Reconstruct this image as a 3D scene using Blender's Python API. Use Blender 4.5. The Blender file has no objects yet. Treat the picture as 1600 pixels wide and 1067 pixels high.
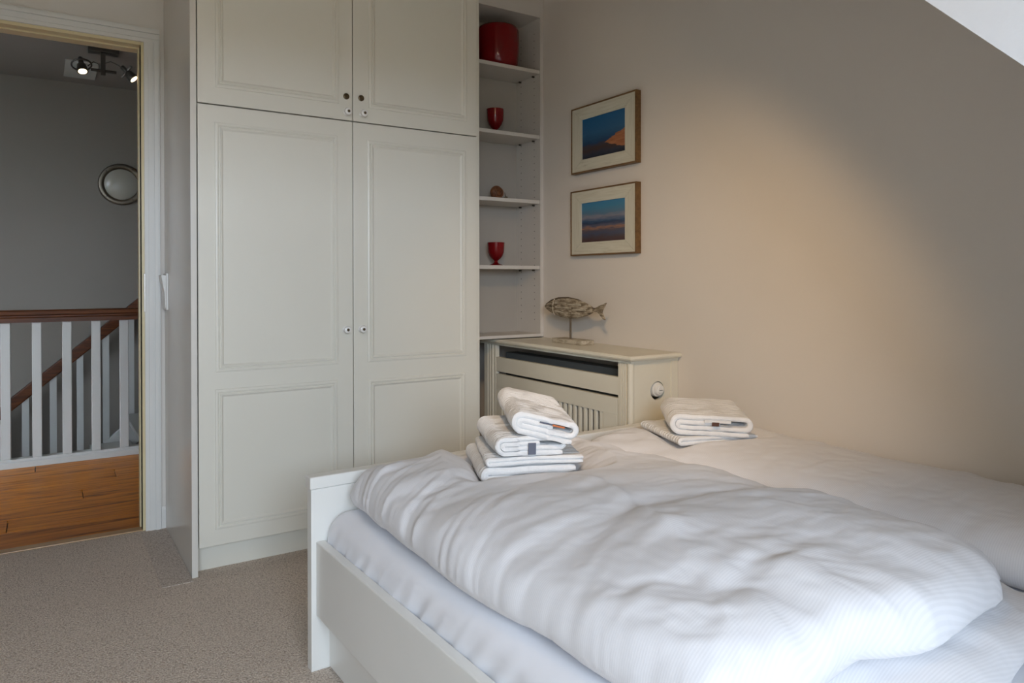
import bpy, bmesh, math, random
from math import sin, cos, pi, radians, sqrt, exp
from mathutils import Vector, Matrix, noise
S = bpy.context.scene
COL = S.collection
random.seed(7)

# ------------------------------------------------------------------ camera
YAW, PITCH, ROLL, FPX = 0.5768, 0.0062, -0.0015, 1132.74
CAM = Vector((-0.4229, -2.6252, 1.0033))
_f = Vector((sin(YAW) * cos(PITCH), cos(YAW) * cos(PITCH), -sin(PITCH)))
_r = Vector((cos(YAW), -sin(YAW), 0.0)); _u = _r.cross(_f)
_rr = _r * cos(ROLL) + _u * sin(ROLL); _uu = _u * cos(ROLL) - _r * sin(ROLL)
cd = bpy.data.cameras.new('camera'); cam = bpy.data.objects.new('camera', cd); COL.objects.link(cam)
cd.sensor_width = 36.0; cd.lens = FPX / 1600 * 36.0; cd.shift_y = -89.63 / 1600; cd.clip_start = 0.02
cam.matrix_world = Matrix((( _rr.x, _uu.x, -_f.x, CAM.x), (_rr.y, _uu.y, -_f.y, CAM.y), (_rr.z, _uu.z, -_f.z, CAM.z), (0, 0, 0, 1)))
S.camera = cam
# ------------------------------------------------------------------ world, lights, exposure
W = bpy.data.worlds.new('overcast_sky'); S.world = W; W.use_nodes = True
bg = W.node_tree.nodes['Background']; bg.inputs[0].default_value = (0.74, 0.875, 1.05, 1); bg.inputs[1].default_value = 30.0
def area(name, loc, target, sx, sy, power, color, portal=False):
    l = bpy.data.lights.new(name, 'AREA'); l.shape = 'RECTANGLE'; l.size = sx; l.size_y = sy; l.energy = power; l.color = color
    o = bpy.data.objects.new(name, l); COL.objects.link(o); o.location = loc
    o.rotation_euler = (Vector(target) - Vector(loc)).to_track_quat('-Z', 'Y').to_euler()
    if portal: l.cycles.is_portal = True
    return o
area('window_portal', (-0.925, -4.38, 1.49), (-0.925, -3.38, 0.49), 1.95, 1.02, 1, (1, 1, 1), True)
area('stairwell_window_light', (-2.4, 2.75, -0.5), (1.0, 2.9, -0.2), 0.9, 1.0, 9.0, (0.7, 0.82, 1.0))
def spot(name, loc, target, power, color, ang, blend, r):
    l = bpy.data.lights.new(name, 'SPOT'); l.energy = power; l.color = color; l.spot_size = radians(ang); l.spot_blend = blend; l.shadow_soft_size = r
    o = bpy.data.objects.new(name, l); COL.objects.link(o); o.location = loc; o.rotation_euler = (Vector(target) - Vector(loc)).to_track_quat('-Z', 'Y').to_euler(); return o
LAMP = Vector((-0.04, -1.97, 1.92)); AIM = Vector((1.52, -0.66, 0.62))
spot('corner_spotlight_beam', LAMP, AIM, 74, (1.0, 0.66, 0.34), 60, 1.0, 0.05)
pl = bpy.data.lights.new('added_warm_fill', 'POINT'); pl.energy = 8; pl.color = (1.0, 0.66, 0.34); pl.shadow_soft_size = 0.06  # unseen point light added to warm the upper wardrobe and wall
plo = bpy.data.objects.new('added_warm_fill', pl); COL.objects.link(plo); plo.location = LAMP + Vector((0.0, 0.0, 0.12))
vs = S.view_settings; vs.view_transform = 'Standard'; vs.look = 'None'; vs.exposure = -0.34; vs.gamma = 1.0; vs.use_curve_mapping = False

# ------------------------------------------------------------------ materials
def new_mat(name):
    m = bpy.data.materials.new(name); m.use_nodes = True
    nt = m.node_tree; b = nt.nodes['Principled BSDF']; return m, nt, b
def nd(nt, t, **kw):
    n = nt.nodes.new(t)
    for k, v in kw.items():
        if k in n.inputs: n.inputs[k].default_value = v
        else: setattr(n, k, v)
    return n
def ramp(nt, fac, stops):
    r = nt.nodes.new('ShaderNodeValToRGB'); e = r.color_ramp.elements
    while len(e) > 1: e.remove(e[0])
    e[0].position = stops[0][0]; e[0].color = (*stops[0][1], 1)
    for p, c in stops[1:]:
        x = e.new(p); x.color = (*c, 1)
    nt.links.new(fac, r.inputs[0]); return r.outputs[0]
def coords(nt, scale=(1, 1, 1), kind='Object', rot=(0, 0, 0)):
    t = nt.nodes.new('ShaderNodeTexCoord'); mp = nt.nodes.new('ShaderNodeMapping')
    mp.inputs['Scale'].default_value = scale; mp.inputs['Rotation'].default_value = rot
    nt.links.new(t.outputs[kind], mp.inputs[0]); return mp.outputs[0]
def bump(nt, b, h, strength=0.3, dist=0.002, normal=None):
    n = nt.nodes.new('ShaderNodeBump'); n.inputs['Strength'].default_value = strength; n.inputs['Distance'].default_value = dist
    nt.links.new(h, n.inputs['Height'])
    if normal is not None: nt.links.new(normal, n.inputs['Normal'])
    nt.links.new(n.outputs[0], b.inputs['Normal']); return n.outputs[0]
def paint(name, col, rough=0.4, nscale=220, bstr=0.04, spec=0.5, var=0.03):
    m, nt, b = new_mat(name); v = coords(nt)
    n = nd(nt, 'ShaderNodeTexNoise', Scale=3.0); nt.links.new(v, n.inputs['Vector'])
    c = ramp(nt, n.outputs[0], [(0.3, tuple(x * (1 - var) for x in col)), (0.7, tuple(min(1, x * (1 + var)) for x in col))])
    nt.links.new(c, b.inputs['Base Color']); b.inputs['Roughness'].default_value = rough; b.inputs['Specular IOR Level'].default_value = spec
    n2 = nd(nt, 'ShaderNodeTexNoise', Scale=nscale); nt.links.new(v, n2.inputs['Vector'])
    if bstr: bump(nt, b, n2.outputs[0], bstr, 0.001)
    return m
def metal(name, col, rough=0.35):
    m = paint(name, col, rough, 90, 0.05); m.node_tree.nodes['Principled BSDF'].inputs['Metallic'].default_value = 1.0; return m
M = {}
M['wall'] = paint('wall_paint', (0.74, 0.70, 0.645), 0.75, 160, 0.12, 0.2, 0.015)
M['ceil'] = paint('ceiling_paint', (0.78, 0.76, 0.73), 0.8, 110, 0.35, 0.2, 0.01)
M['beige'] = paint('bounce_dimming_beige', (0.47, 0.41, 0.335), 0.75, 160, 0.1, 0.2, 0.02)  # unseen walls and ceiling, coloured dull to dim and warm the bounced light
M['cheek'] = paint('dormer_wall_paint', (0.68, 0.695, 0.71), 0.8, 90, 0.5, 0.2, 0.01)
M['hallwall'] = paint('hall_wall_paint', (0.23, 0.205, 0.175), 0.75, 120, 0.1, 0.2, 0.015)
M['cab'] = paint('cabinet_paint', (0.745, 0.73, 0.65), 0.34, 260, 0.03, 0.5, 0.012)
M['cabgloss'] = paint('glossy_cabinet_paint', (0.70, 0.68, 0.63), 0.22, 200, 0.015, 0.55, 0.01)
M['trim'] = paint('trim_paint', (0.74, 0.74, 0.71), 0.35, 200, 0.03)
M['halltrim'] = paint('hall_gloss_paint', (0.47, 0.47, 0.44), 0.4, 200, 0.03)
M['jamb'] = paint('cream_jamb_paint', (0.72, 0.62, 0.38), 0.3, 200, 0.03)
M['shelfback'] = paint('shelf_back_shaded', (0.43, 0.40, 0.355), 0.5, 240, 0.02)  # shade of the recess put into the back panel's colour
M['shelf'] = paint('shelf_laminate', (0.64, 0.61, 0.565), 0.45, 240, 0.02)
M['bedwhite'] = paint('bed_white_laminate', (0.80, 0.80, 0.765), 0.3, 240, 0.015)
M['rad'] = paint('radiator_cover_paint', (0.74, 0.71, 0.60), 0.38, 240, 0.03)
M['dark'] = paint('dark_gap', (0.05, 0.05, 0.045), 0.8, 100, 0)
M['grey'] = paint('radiator_grey', (0.16, 0.165, 0.16), 0.6, 100, 0.02)
M['porcelain'] = paint('porcelain', (0.82, 0.81, 0.78), 0.12, 50, 0)
M['plastic'] = paint('white_plastic', (0.78, 0.78, 0.75), 0.35, 100, 0)
M['brass'] = metal('dark_brass', (0.14, 0.11, 0.07), 0.4)
M['steel'] = metal('brushed_steel', (0.40, 0.38, 0.35), 0.35)
M['dsteel'] = metal('dark_steel', (0.13, 0.12, 0.105), 0.45)
M['hole'] = paint('peg_hole_shadow', (0.10, 0.09, 0.08), 0.8, 100, 0)

def carpet_mat(name, c1, c2, c3):
    m, nt, b = new_mat(name); v = coords(nt)
    vo = nd(nt, 'ShaderNodeTexVoronoi', Scale=215.0); nt.links.new(v, vo.inputs['Vector'])
    n = nd(nt, 'ShaderNodeTexNoise', Scale=260.0, Detail=3.0); nt.links.new(v, n.inputs['Vector'])
    n2 = nd(nt, 'ShaderNodeTexNoise', Scale=190.0, Detail=4.0); nt.links.new(v, n2.inputs['Vector'])
    mx = nd(nt, 'ShaderNodeMath', operation='ADD'); nt.links.new(n.outputs[0], mx.inputs[0]); nt.links.new(n2.outputs[0], mx.inputs[1])
    m2 = nd(nt, 'ShaderNodeMath', operation='MULTIPLY'); nt.links.new(mx.outputs[0], m2.inputs[0]); m2.inputs[1].default_value = 0.5
    c = ramp(nt, m2.outputs[0], [(0.36, c1), (0.5, c2), (0.63, c3)])
    mm = nd(nt, 'ShaderNodeMix', data_type='RGBA', blend_type='MULTIPLY'); mm.inputs[0].default_value = 0.65
    cr = ramp(nt, vo.outputs['Distance'], [(0.0, (1, 1, 1)), (0.55, (0.8, 0.78, 0.76)), (0.9, (0.42, 0.40, 0.38))])
    nt.links.new(c, mm.inputs[6]); nt.links.new(cr, mm.inputs[7]); nt.links.new(mm.outputs[2], b.inputs['Base Color'])
    b.inputs['Roughness'].default_value = 0.95; b.inputs['Specular IOR Level'].default_value = 0.1
    inv = nd(nt, 'ShaderNodeMath', operation='SUBTRACT'); inv.inputs[0].default_value = 1.0; nt.links.new(vo.outputs['Distance'], inv.inputs[1])
    bump(nt, b, inv.outputs[0], 0.7, 0.004); return m
M['carpet'] = carpet_mat('loop_carpet', (0.48, 0.395, 0.33), (0.70, 0.605, 0.52), (0.88, 0.80, 0.71))
M['carpet2'] = carpet_mat('carpet_strip_grey', (0.44, 0.375, 0.32), (0.63, 0.555, 0.49), (0.80, 0.73, 0.66))

def wood(name, cols, scale=(1.2, 14, 14), rough=0.3, bstr=0.05, spec=0.5):
    m, nt, b = new_mat(name); v = coords(nt, scale)
    oi = nt.nodes.new('ShaderNodeObjectInfo')
    ad = nd(nt, 'ShaderNodeVectorMath', operation='ADD'); sc = nd(nt, 'ShaderNodeVectorMath', operation='SCALE'); sc.inputs['Scale'].default_value = 37.0
    cx = nt.nodes.new('ShaderNodeCombineXYZ'); nt.links.new(oi.outputs['Random'], cx.inputs[0]); nt.links.new(oi.outputs['Random'], cx.inputs[1])
    nt.links.new(cx.outputs[0], sc.inputs[0]); nt.links.new(v, ad.inputs[0]); nt.links.new(sc.outputs[0], ad.inputs[1])
    n = nd(nt, 'ShaderNodeTexNoise', Scale=2.2, Detail=7.0, Roughness=0.62, Distortion=0.6); nt.links.new(ad.outputs[0], n.inputs['Vector'])
    c = ramp(nt, n.outputs[0], cols); nt.links.new(c, b.inputs['Base Color'])
    b.inputs['Roughness'].default_value = rough; b.inputs['Specular IOR Level'].default_value = spec
    if bstr: bump(nt, b, n.outputs[0], bstr, 0.002)
    return m
M['plank'] = wood('hall_plank', [(0.30, (0.10, 0.024, 0.003)), (0.42, (0.40, 0.125, 0.011)), (0.55, (0.56, 0.195, 0.018)), (0.75, (0.68, 0.27, 0.030))], (1.3, 13, 13), 0.40, 0.03, 0.2)
M['oakstrip'] = wood('oak_threshold', [(0.3, (0.34, 0.19, 0.07)), (0.7, (0.52, 0.32, 0.13))], (2, 30, 30), 0.3)
M['rail'] = wood('mahogany_handrail', [(0.3, (0.035, 0.010, 0.002)), (0.55, (0.10, 0.028, 0.005)), (0.75, (0.16, 0.052, 0.010))], (2, 30, 30), 0.4, 0.05, 0.3)
M['fbrown'] = wood('frame_brown', [(0.3, (0.10, 0.05, 0.016)), (0.7, (0.22, 0.12, 0.042))], (30, 3, 30), 0.45)
M['fwhite_h'] = wood('whitewashed_wood_long', [(0.25, (0.26, 0.25, 0.18)), (0.36, (0.58, 0.56, 0.45)), (0.6, (0.66, 0.645, 0.54))], (60, 4, 60), 0.6, 0.15)
M['fwhite_v'] = wood('whitewashed_wood_upright', [(0.25, (0.26, 0.25, 0.18)), (0.34, (0.58, 0.56, 0.45)), (0.6, (0.66, 0.645, 0.54))], (60, 60, 4), 0.6, 0.15)
M['fish'] = wood('weathered_fish_wood', [(0.34, (0.07, 0.048, 0.026)), (0.46, (0.20, 0.155, 0.10)), (0.58, (0.40, 0.34, 0.25)), (0.74, (0.66, 0.60, 0.49))], (30, 12, 60), 0.7, 0.3)
M['fishpale'] = wood('whitewashed_fish_base', [(0.30, (0.22, 0.17, 0.11)), (0.48, (0.42, 0.37, 0.28)), (0.7, (0.66, 0.60, 0.48))], (20, 9, 40), 0.7, 0.3)
M['fishdark'] = paint('fish_dark_iron', (0.11, 0.08, 0.045), 0.5, 90, 0.1)

def redglass():
    m, nt, b = new_mat('red_glass'); v = coords(nt)
    n = nd(nt, 'ShaderNodeTexNoise', Scale=8.0); nt.links.new(v, n.inputs['Vector'])
    c = ramp(nt, n.outputs[0], [(0.3, (0.19, 0.002, 0.005)), (0.7, (0.27, 0.004, 0.008))]); nt.links.new(c, b.inputs['Base Color'])
    b.inputs['Roughness'].default_value = 0.12; b.inputs['Transmission Weight'].default_value = 0.25; b.inputs['IOR'].default_value = 1.45
    return m
M['red'] = redglass()
M['snailshell'] = wood('snail_shell', [(0.3, (0.10, 0.035, 0.012)), (0.7, (0.26, 0.10, 0.04))], (20, 20, 20), 0.5)
M['snailbody'] = paint('snail_body', (0.16, 0.13, 0.08), 0.5, 80, 0.1)

def cloth_mat(name, col, stripes=0.0, rough=0.85, fine=900, period=0.0075, axis=1):
    m, nt, b = new_mat(name); v = coords(nt, kind='UV' if stripes else 'Object')
    b.inputs['Base Color'].default_value = (*col, 1); b.inputs['Roughness'].default_value = rough; b.inputs['Specular IOR Level'].default_value = 0.25
    b.inputs['Sheen Weight'].default_value = 0.15; b.inputs['Sheen Roughness'].default_value = 0.5
    o = coords(nt)
    n = nd(nt, 'ShaderNodeTexNoise', Scale=fine, Detail=2.0); nt.links.new(o, n.inputs['Vector'])
    nrm = bump(nt, b, n.outputs[0], 0.05, 0.0005)
    if stripes:
        w = nd(nt, 'ShaderNodeTexWave', wave_type='BANDS', bands_direction='Y'); w.inputs['Scale'].default_value = 1.0 / period / pi * pi / 6.2832 * 2 ; nt.links.new(v, w.inputs['Vector'])
        w.inputs['Scale'].default_value = 0.31416 / period * 1.0
        c = ramp(nt, w.outputs[0], [(0.3, tuple(x * (1 - stripes) for x in col)), (0.7, col)]); nt.links.new(c, b.inputs['Base Color'])
        nrm2 = bump(nt, b, w.outputs[0], 0.14, 0.0005, nrm)
    return m
M['duvet'] = cloth_mat('striped_satin_cotton', (0.79, 0.79, 0.81), 0.05, period=0.0042)
M['sheet'] = cloth_mat('fitted_sheet_cotton', (0.85, 0.86, 0.90))
def terry(name, col):
    m, nt, b = new_mat(name); v = coords(nt)
    b.inputs['Roughness'].default_value = 0.95; b.inputs['Specular IOR Level'].default_value = 0.1; b.inputs['Sheen Weight'].default_value = 0.3
    vo = nd(nt, 'ShaderNodeTexVoronoi', Scale=420.0); nt.links.new(v, vo.inputs['Vector'])
    n = nd(nt, 'ShaderNodeTexNoise', Scale=60.0, Detail=4.0); nt.links.new(v, n.inputs['Vector'])
    c = ramp(nt, n.outputs[0], [(0.3, tuple(x * 0.95 for x in col)), (0.7, col)]); nt.links.new(c, b.inputs['Base Color'])
    w = nd(nt, 'ShaderNodeTexWave', bands_direction='Y', Scale=22.0, Distortion=2.5, Detail=2.0); w.inputs['Detail Scale'].default_value = 1.5; nt.links.new(v, w.inputs['Vector'])
    n1 = bump(nt, b, w.outputs[0], 0.5, 0.004)
    bump(nt, b, vo.outputs['Distance'], 0.4, 0.0015, n1); return m
M['terry'] = terry('white_terry', (0.84, 0.84, 0.835))
M['tagblue'] = paint('slate_blue_tag', (0.13, 0.145, 0.19), 0.8, 300, 0.1)
M['tagbrown'] = paint('brown_tag', (0.10, 0.04, 0.025), 0.7, 300, 0.1)
M['tagorange'] = paint('orange_tag', (0.55, 0.16, 0.05), 0.7, 300, 0.1)
M['tagwhite'] = paint('white_tag', (0.78, 0.77, 0.75), 0.7, 300, 0.1)

# ------------------------------------------------------------------ mesh helpers
OFF = {}
def link(o, parent=None):
    COL.objects.link(o)
    if parent is not None: o.parent = parent; OFF[o.name] = OFF.get(parent.name, Vector((0, 0, 0)))
    return o
def root(name, loc, label, cat, group=None, rotz=0.0):
    o = bpy.data.objects.new(name, None); COL.objects.link(o); o.location = loc; o.rotation_euler = (0, 0, rotz); o.empty_display_size = 0.05
    OFF[o.name] = Vector(loc) if rotz == 0 else Vector((0, 0, 0))
    return tag(o, label, cat, group)
def tag(o, label, cat, group=None):
    o['label'] = label; o['category'] = cat
    if group: o['group'] = group
    return o
def struct(o): o['kind'] = 'structure'; return o
def from_bm(name, bm, mat, parent=None, smooth=False):
    me = bpy.data.meshes.new(name)
    off = OFF.get(parent.name, Vector((0, 0, 0))) if parent is not None else Vector((0, 0, 0))
    if off.length: bmesh.ops.translate(bm, verts=bm.verts, vec=-off)
    bmesh.ops.recalc_face_normals(bm, faces=bm.faces)
    bm.to_mesh(me); bm.free()
    if smooth:
        for p in me.polygons: p.use_smooth = True
    me.materials.append(M[mat] if isinstance(mat, str) else mat)
    return link(bpy.data.objects.new(name, me), parent)
def bxx(bm, a, b, bev=0.0, seg=2):
    x0, y0, z0 = a; x1, y1, z1 = b
    vs = [bm.verts.new(p) for p in ((x0, y0, z0), (x1, y0, z0), (x1, y1, z0), (x0, y1, z0), (x0, y0, z1), (x1, y0, z1), (x1, y1, z1), (x0, y1, z1))]
    fs = [bm.faces.new([vs[i] for i in f]) for f in ((0, 3, 2, 1), (4, 5, 6, 7), (0, 1, 5, 4), (1, 2, 6, 5), (2, 3, 7, 6), (3, 0, 4, 7))]
    if bev:
        es = list({e for f in fs for e in f.edges})
        bmesh.ops.bevel(bm, geom=es, offset=bev, segments=seg, profile=0.6, affect='EDGES')
def box(name, a, b, mat, parent=None, bev=0.0, seg=2):
    bm = bmesh.new(); bxx(bm, a, b, bev, seg); return from_bm(name, bm, mat, parent)
def boxes(name, lst, mat, parent=None, bev=0.0):
    bm = bmesh.new()
    for a, b in lst: bxx(bm, a, b, bev)
    return from_bm(name, bm, mat, parent)
def lathe_bm(bm, prof, loc, seg=32, axis='Z', ang=2 * pi):
    rings = []
    for r, h in prof:
        ring = []
        for i in range(seg):
            a = ang * i / seg
            if axis == 'Z': p = (r * cos(a), r * sin(a), h)
            elif axis == 'Y': p = (r * cos(a), h, r * sin(a))
            else: p = (h, r * cos(a), r * sin(a))
            ring.append(bm.verts.new(Vector(p) + Vector(loc)))
        rings.append(ring)
    for k in range(len(rings) - 1):
        for i in range(seg):
            j = (i + 1) % seg
            bm.faces.new((rings[k][i], rings[k][j], rings[k + 1][j], rings[k + 1][i]))
    bm.faces.new(list(reversed(rings[0]))); bm.faces.new(rings[-1])
def lathe(name, prof, loc, mat, parent=None, seg=32, axis='Z', smooth=True):
    bm = bmesh.new(); lathe_bm(bm, prof, loc, seg, axis); o = from_bm(name, bm, mat, parent, smooth)
    if smooth: autosmooth(o)
    return o
def autosmooth(o, ang=40):
    for e in o.data.edges: pass
    try: o.data.set_sharp_from_angle(angle=radians(ang))
    except Exception: pass
def tube_bm(bm, pts, r, seg=12):
    pts = [Vector(p) for p in pts]; rings = []
    rr = r if isinstance(r, (list, tuple)) else [r] * len(pts)
    for i, p in enumerate(pts):
        d = (pts[min(i + 1, len(pts) - 1)] - pts[max(i - 1, 0)]).normalized()
        a = d.cross(Vector((0, 0, 1)))
        if a.length < 1e-3: a = d.cross(Vector((1, 0, 0)))
        a.normalize(); b = d.cross(a)
        rings.append([bm.verts.new(p + (a * cos(2 * pi * k / seg) + b * sin(2 * pi * k / seg)) * rr[i]) for k in range(seg)])
    for k in range(len(rings) - 1):
        for i in range(seg):
            j = (i + 1) % seg; bm.faces.new((rings[k][i], rings[k][j], rings[k + 1][j], rings[k + 1][i]))
    bm.faces.new(list(reversed(rings[0]))); bm.faces.new(rings[-1])
def tube(name, pts, r, mat, parent=None, seg=12):
    bm = bmesh.new(); tube_bm(bm, pts, r, seg); o = from_bm(name, bm, mat, parent, True); autosmooth(o); return o
def prism(name, poly, axis, a, b, mat, parent=None, bev=0.0, smooth=False):
    """poly: 2-D outline, extruded along axis from a to b"""
    bm = bmesh.new()
    def P(u, v, w):
        return (w, u, v) if axis == 'X' else (u, w, v) if axis == 'Y' else (u, v, w)
    A = [bm.verts.new(P(u, v, a)) for u, v in poly]; B = [bm.verts.new(P(u, v, b)) for u, v in poly]
    n = len(poly)
    bm.faces.new(A); bm.faces.new(list(reversed(B)))
    for i in range(n):
        j = (i + 1) % n; bm.faces.new((A[i], B[i], B[j], A[j]))
    if bev: bmesh.ops.bevel(bm, geom=bm.edges[:], offset=bev, segments=2, profile=0.6, affect='EDGES')
    return from_bm(name, bm, mat, parent, smooth)
def frame_mould(name, x0, x1, z0, z1, y, prof, mat, parent):
    """mitred moulding lying on a plane facing -Y; prof = (inset, height) pairs"""
    bm = bmesh.new(); loops = []
    for ins, h in prof:
        loops.append([bm.verts.new(p) for p in ((x0 + ins, y - h, z0 + ins), (x1 - ins, y - h, z0 + ins), (x1 - ins, y - h, z1 - ins), (x0 + ins, y - h, z1 - ins))])
    for k in range(len(loops) - 1):
        for i in range(4):
            j = (i + 1) % 4; bm.faces.new((loops[k][i], loops[k][j], loops[k + 1][j], loops[k + 1][i]))
    return from_bm(name, bm, mat, parent)

XW = 1.5521      # right wall
YD = 0.611       # back wall of the bedroom (door wall)
CZ = 2.42        # ceiling
# ------------------------------------------------------------------ bedroom shell
fl = struct(box('floor', (-1.95, -4.9, -0.12), (XW + 0.1, YD, 0.0), 'carpet'))
box('carpet_strip', (-0.095, -0.03, -0.02), (-0.001, YD - 0.03, 0.0025), 'carpet2', fl)
XO = -0.083      # right side of door opening
struct(boxes('wall_back', [((XO, YD, -0.1), (XW + 0.1, YD + 0.12, CZ + 0.1)), ((-1.95, YD, -0.1), (-0.905, YD + 0.12, CZ + 0.1)), ((-0.905, YD, 1.953), (XO, YD + 0.12, CZ + 0.1))], 'wall'))
struct(box('wall_right', (XW, -4.9, -0.1), (XW + 0.12, YD + 0.1, CZ + 0.2), 'wall'))
struct(prism('wall_left', [(YD + 0.1, -0.1), (YD + 0.1, CZ + 0.1), (-3.5, CZ + 0.1), (-4.9, 1.1), (-4.9, -0.1)], 'X', -2.05, -1.95, 'beige'))
struct(box('ceiling', (-2.0, -3.5, CZ), (XW + 0.12, YD + 0.1, CZ + 0.12), 'beige'))
XC = 0.5; SC = 3.4985   # dormer cheek plane and roof slope z = y + SC
struct(prism('wall_dormer', [(CZ - SC + 0.001, CZ), (-3.5, CZ), (-4.8, 1.12), (-4.8, 0.0), (-2.95, 0.0), (-2.95, -2.95 + SC)], 'X', XC, XC + 0.04, 'cheek'))
struct(prism('ceiling_slope', [(CZ - SC, CZ), (-2.95, -2.95 + SC), (-2.95, -2.95 + SC + 0.08), (CZ - SC - 0.08, CZ)], 'X', XC + 0.002, XW + 0.1, 'ceil'))
struct(box('wall_knee', (XC + 0.002, -3.05, -0.05), (XW + 0.1, -2.95, -2.95 + SC + 0.06), 'wall'))
# roof window in the sloping front of the dormer
WX0, WX1, WS0, WS1 = -1.90, 0.05, 0.42, 0.97
struct(box('wall_front', (-2.0, -4.9, -0.1), (XC + 0.06, -4.8, 1.12), 'beige'))
def slope_strip(name, x0, x1, s0, s1, mat, parent=None, t0=0.0, t1=0.08):
    P = lambda s_, t: (-3.5 - 1.3 * s_ - 0.707 * t, CZ - 1.3 * s_ + 0.707 * t)
    return prism(name, [P(s0, t0), P(s1, t0), P(s1, t1), P(s0, t1)], 'X', x0, x1, mat, parent)
for x0, x1, s0, s1 in ((-2.0, WX0, 0, 1.02), (WX1, XC + 0.03, 0, 1.02), (WX0, WX1, 0, WS0), (WX0, WX1, WS1, 1.02)): struct(slope_strip('ceiling_front', x0, x1, s0, s1, 'beige'))
w1 = struct(slope_strip('window_1', -0.955, -0.895, WS0, WS1, 'trim', None, 0.02, 0.07))
for x0, x1, s0, s1 in ((WX0, WX0 + 0.05, WS0, WS1), (WX1 - 0.05, WX1, WS0, WS1), (WX0 + 0.05, WX1 - 0.05, WS0, WS0 + 0.03), (WX0 + 0.05, WX1 - 0.05, WS1 - 0.03, WS1)): slope_strip('window_frame', x0, x1, s0, s1, 'trim', w1, 0.02, 0.07)
struct(box('ground_outside', (-700, -900, -3.3), (700, -5.0, -3.2), paint('garden_ground', (0.06, 0.075, 0.045), 0.9, 3, 0.0)))

# door frame
d1 = struct(boxes('door_1', [((XO, YD - 0.001, 0.0), (XO + 0.012, YD + 0.125, 1.953)), ((-0.917, YD - 0.001, 0.0), (-0.905, YD + 0.125, 1.953)), ((-0.905, YD - 0.001, 1.941), (XO, YD + 0.125, 1.953))], 'jamb'))
def architrave(name, x0, x1, z0, z1, horiz):
    lst = []
    for a, b, t in ((0.0, 0.014, 0.012), (0.014, 0.030, 0.017), (0.030, 0.036, 0.013), (0.036, 0.050, 0.021), (0.050, 0.056, 0.016)):
        if horiz: lst.append(((x0, YD - t, z0 + a), (x1, YD, z0 + b)))
        else: lst.append(((x0 + a, YD - t, z0), (x0 + b, YD, z1)))
    return boxes(name, lst, 'trim', d1)
architrave('architrave', -0.073, -0.017, 0.0, 1.953, False)
architrave('architrave', -0.961, -0.017, 1.953, 2.009, True)
architrave('architrave', -0.961, -0.905, 0.0, 1.953, False)
boxes('door_stop', [((XO - 0.006, YD + 0.045, 0.0), (XO, YD + 0.075, 1.941)), ((-0.905, YD + 0.045, 1.935), (XO - 0.006, YD + 0.075, 1.941))], 'jamb', d1)
box('strike_plate', (-0.0765, YD - 0.0135, 0.876), (-0.0705, YD + 0.02, 1.03), 'steel', d1, 0.001)
prism('baseboard_back', [(-0.016, 0.0), (-0.016, 0.075), (-0.010, 0.087), (0.0, 0.087), (0.0, 0.0)], 'X', -0.016, -0.0005, 'trim')
o = bpy.data.objects['baseboard_back']; o.location.y = YD; struct(o)

# ------------------------------------------------------------------ hall
YH = 3.37; HZ = 2.40
hf = struct(box('floor_hall', (-2.6, YD, -0.14), (0.75, 2.08, -0.012), 'dark'))
box('threshold', (-0.905, YD + 0.001, -0.012), (XO, YD + 0.05, 0.004), 'oakstrip', hf, 0.002)
ys = [YD + 0.051, 0.885, 1.06, 1.245, 1.405, 1.575, 1.745, 1.915, 2.078]
cuts = [[-1.9, 0.3], [-1.7, -0.541], [-1.2, 0.45], [-1.9, -0.26], [-0.9, 0.2], [-1.6, -0.1], [-1.1, 0.35], [-0.45]]
for k in range(len(ys) - 1):
    xs = [-2.6] + cuts[k] + [0.75]
    for i in range(len(xs) - 1):
        box('plank', (xs[i] + 0.002, ys[k] + 0.0012, -0.012), (xs[i + 1] - 0.002, ys[k + 1] - 0.0012, 0.0), 'plank', hf, 0.0012, 1)
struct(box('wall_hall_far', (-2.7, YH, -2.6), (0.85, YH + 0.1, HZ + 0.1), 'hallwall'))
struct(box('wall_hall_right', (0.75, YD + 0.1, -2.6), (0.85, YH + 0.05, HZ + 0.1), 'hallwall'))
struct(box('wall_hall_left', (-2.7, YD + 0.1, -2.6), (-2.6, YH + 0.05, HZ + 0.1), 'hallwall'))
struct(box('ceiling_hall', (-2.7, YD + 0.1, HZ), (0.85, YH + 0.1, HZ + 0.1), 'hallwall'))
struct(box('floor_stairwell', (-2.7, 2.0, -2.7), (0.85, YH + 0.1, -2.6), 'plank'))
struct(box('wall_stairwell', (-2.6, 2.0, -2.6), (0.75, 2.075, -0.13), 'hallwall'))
# landing balustrade
YB = 2.085
bl = root('balustrade', (-0.3, YB, 0.0), 'white landing balustrade with dark wooden handrail seen through the doorway', 'balustrade')
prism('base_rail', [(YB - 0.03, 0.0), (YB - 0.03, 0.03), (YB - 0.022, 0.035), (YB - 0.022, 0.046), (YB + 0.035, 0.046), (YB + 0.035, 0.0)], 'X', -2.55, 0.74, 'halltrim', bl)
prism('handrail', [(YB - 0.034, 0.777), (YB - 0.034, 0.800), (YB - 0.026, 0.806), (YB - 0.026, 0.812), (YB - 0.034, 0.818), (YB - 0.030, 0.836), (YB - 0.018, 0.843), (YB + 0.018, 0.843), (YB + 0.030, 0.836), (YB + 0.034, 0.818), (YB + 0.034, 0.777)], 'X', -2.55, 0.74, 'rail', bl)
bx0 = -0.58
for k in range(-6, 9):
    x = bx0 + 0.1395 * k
    if -1.5 < x < 0.7: box('baluster', (x - 0.0225, YB - 0.020, 0.046), (x + 0.0225, YB + 0.020, 0.777), 'halltrim', bl, 0.003, 1)
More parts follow.
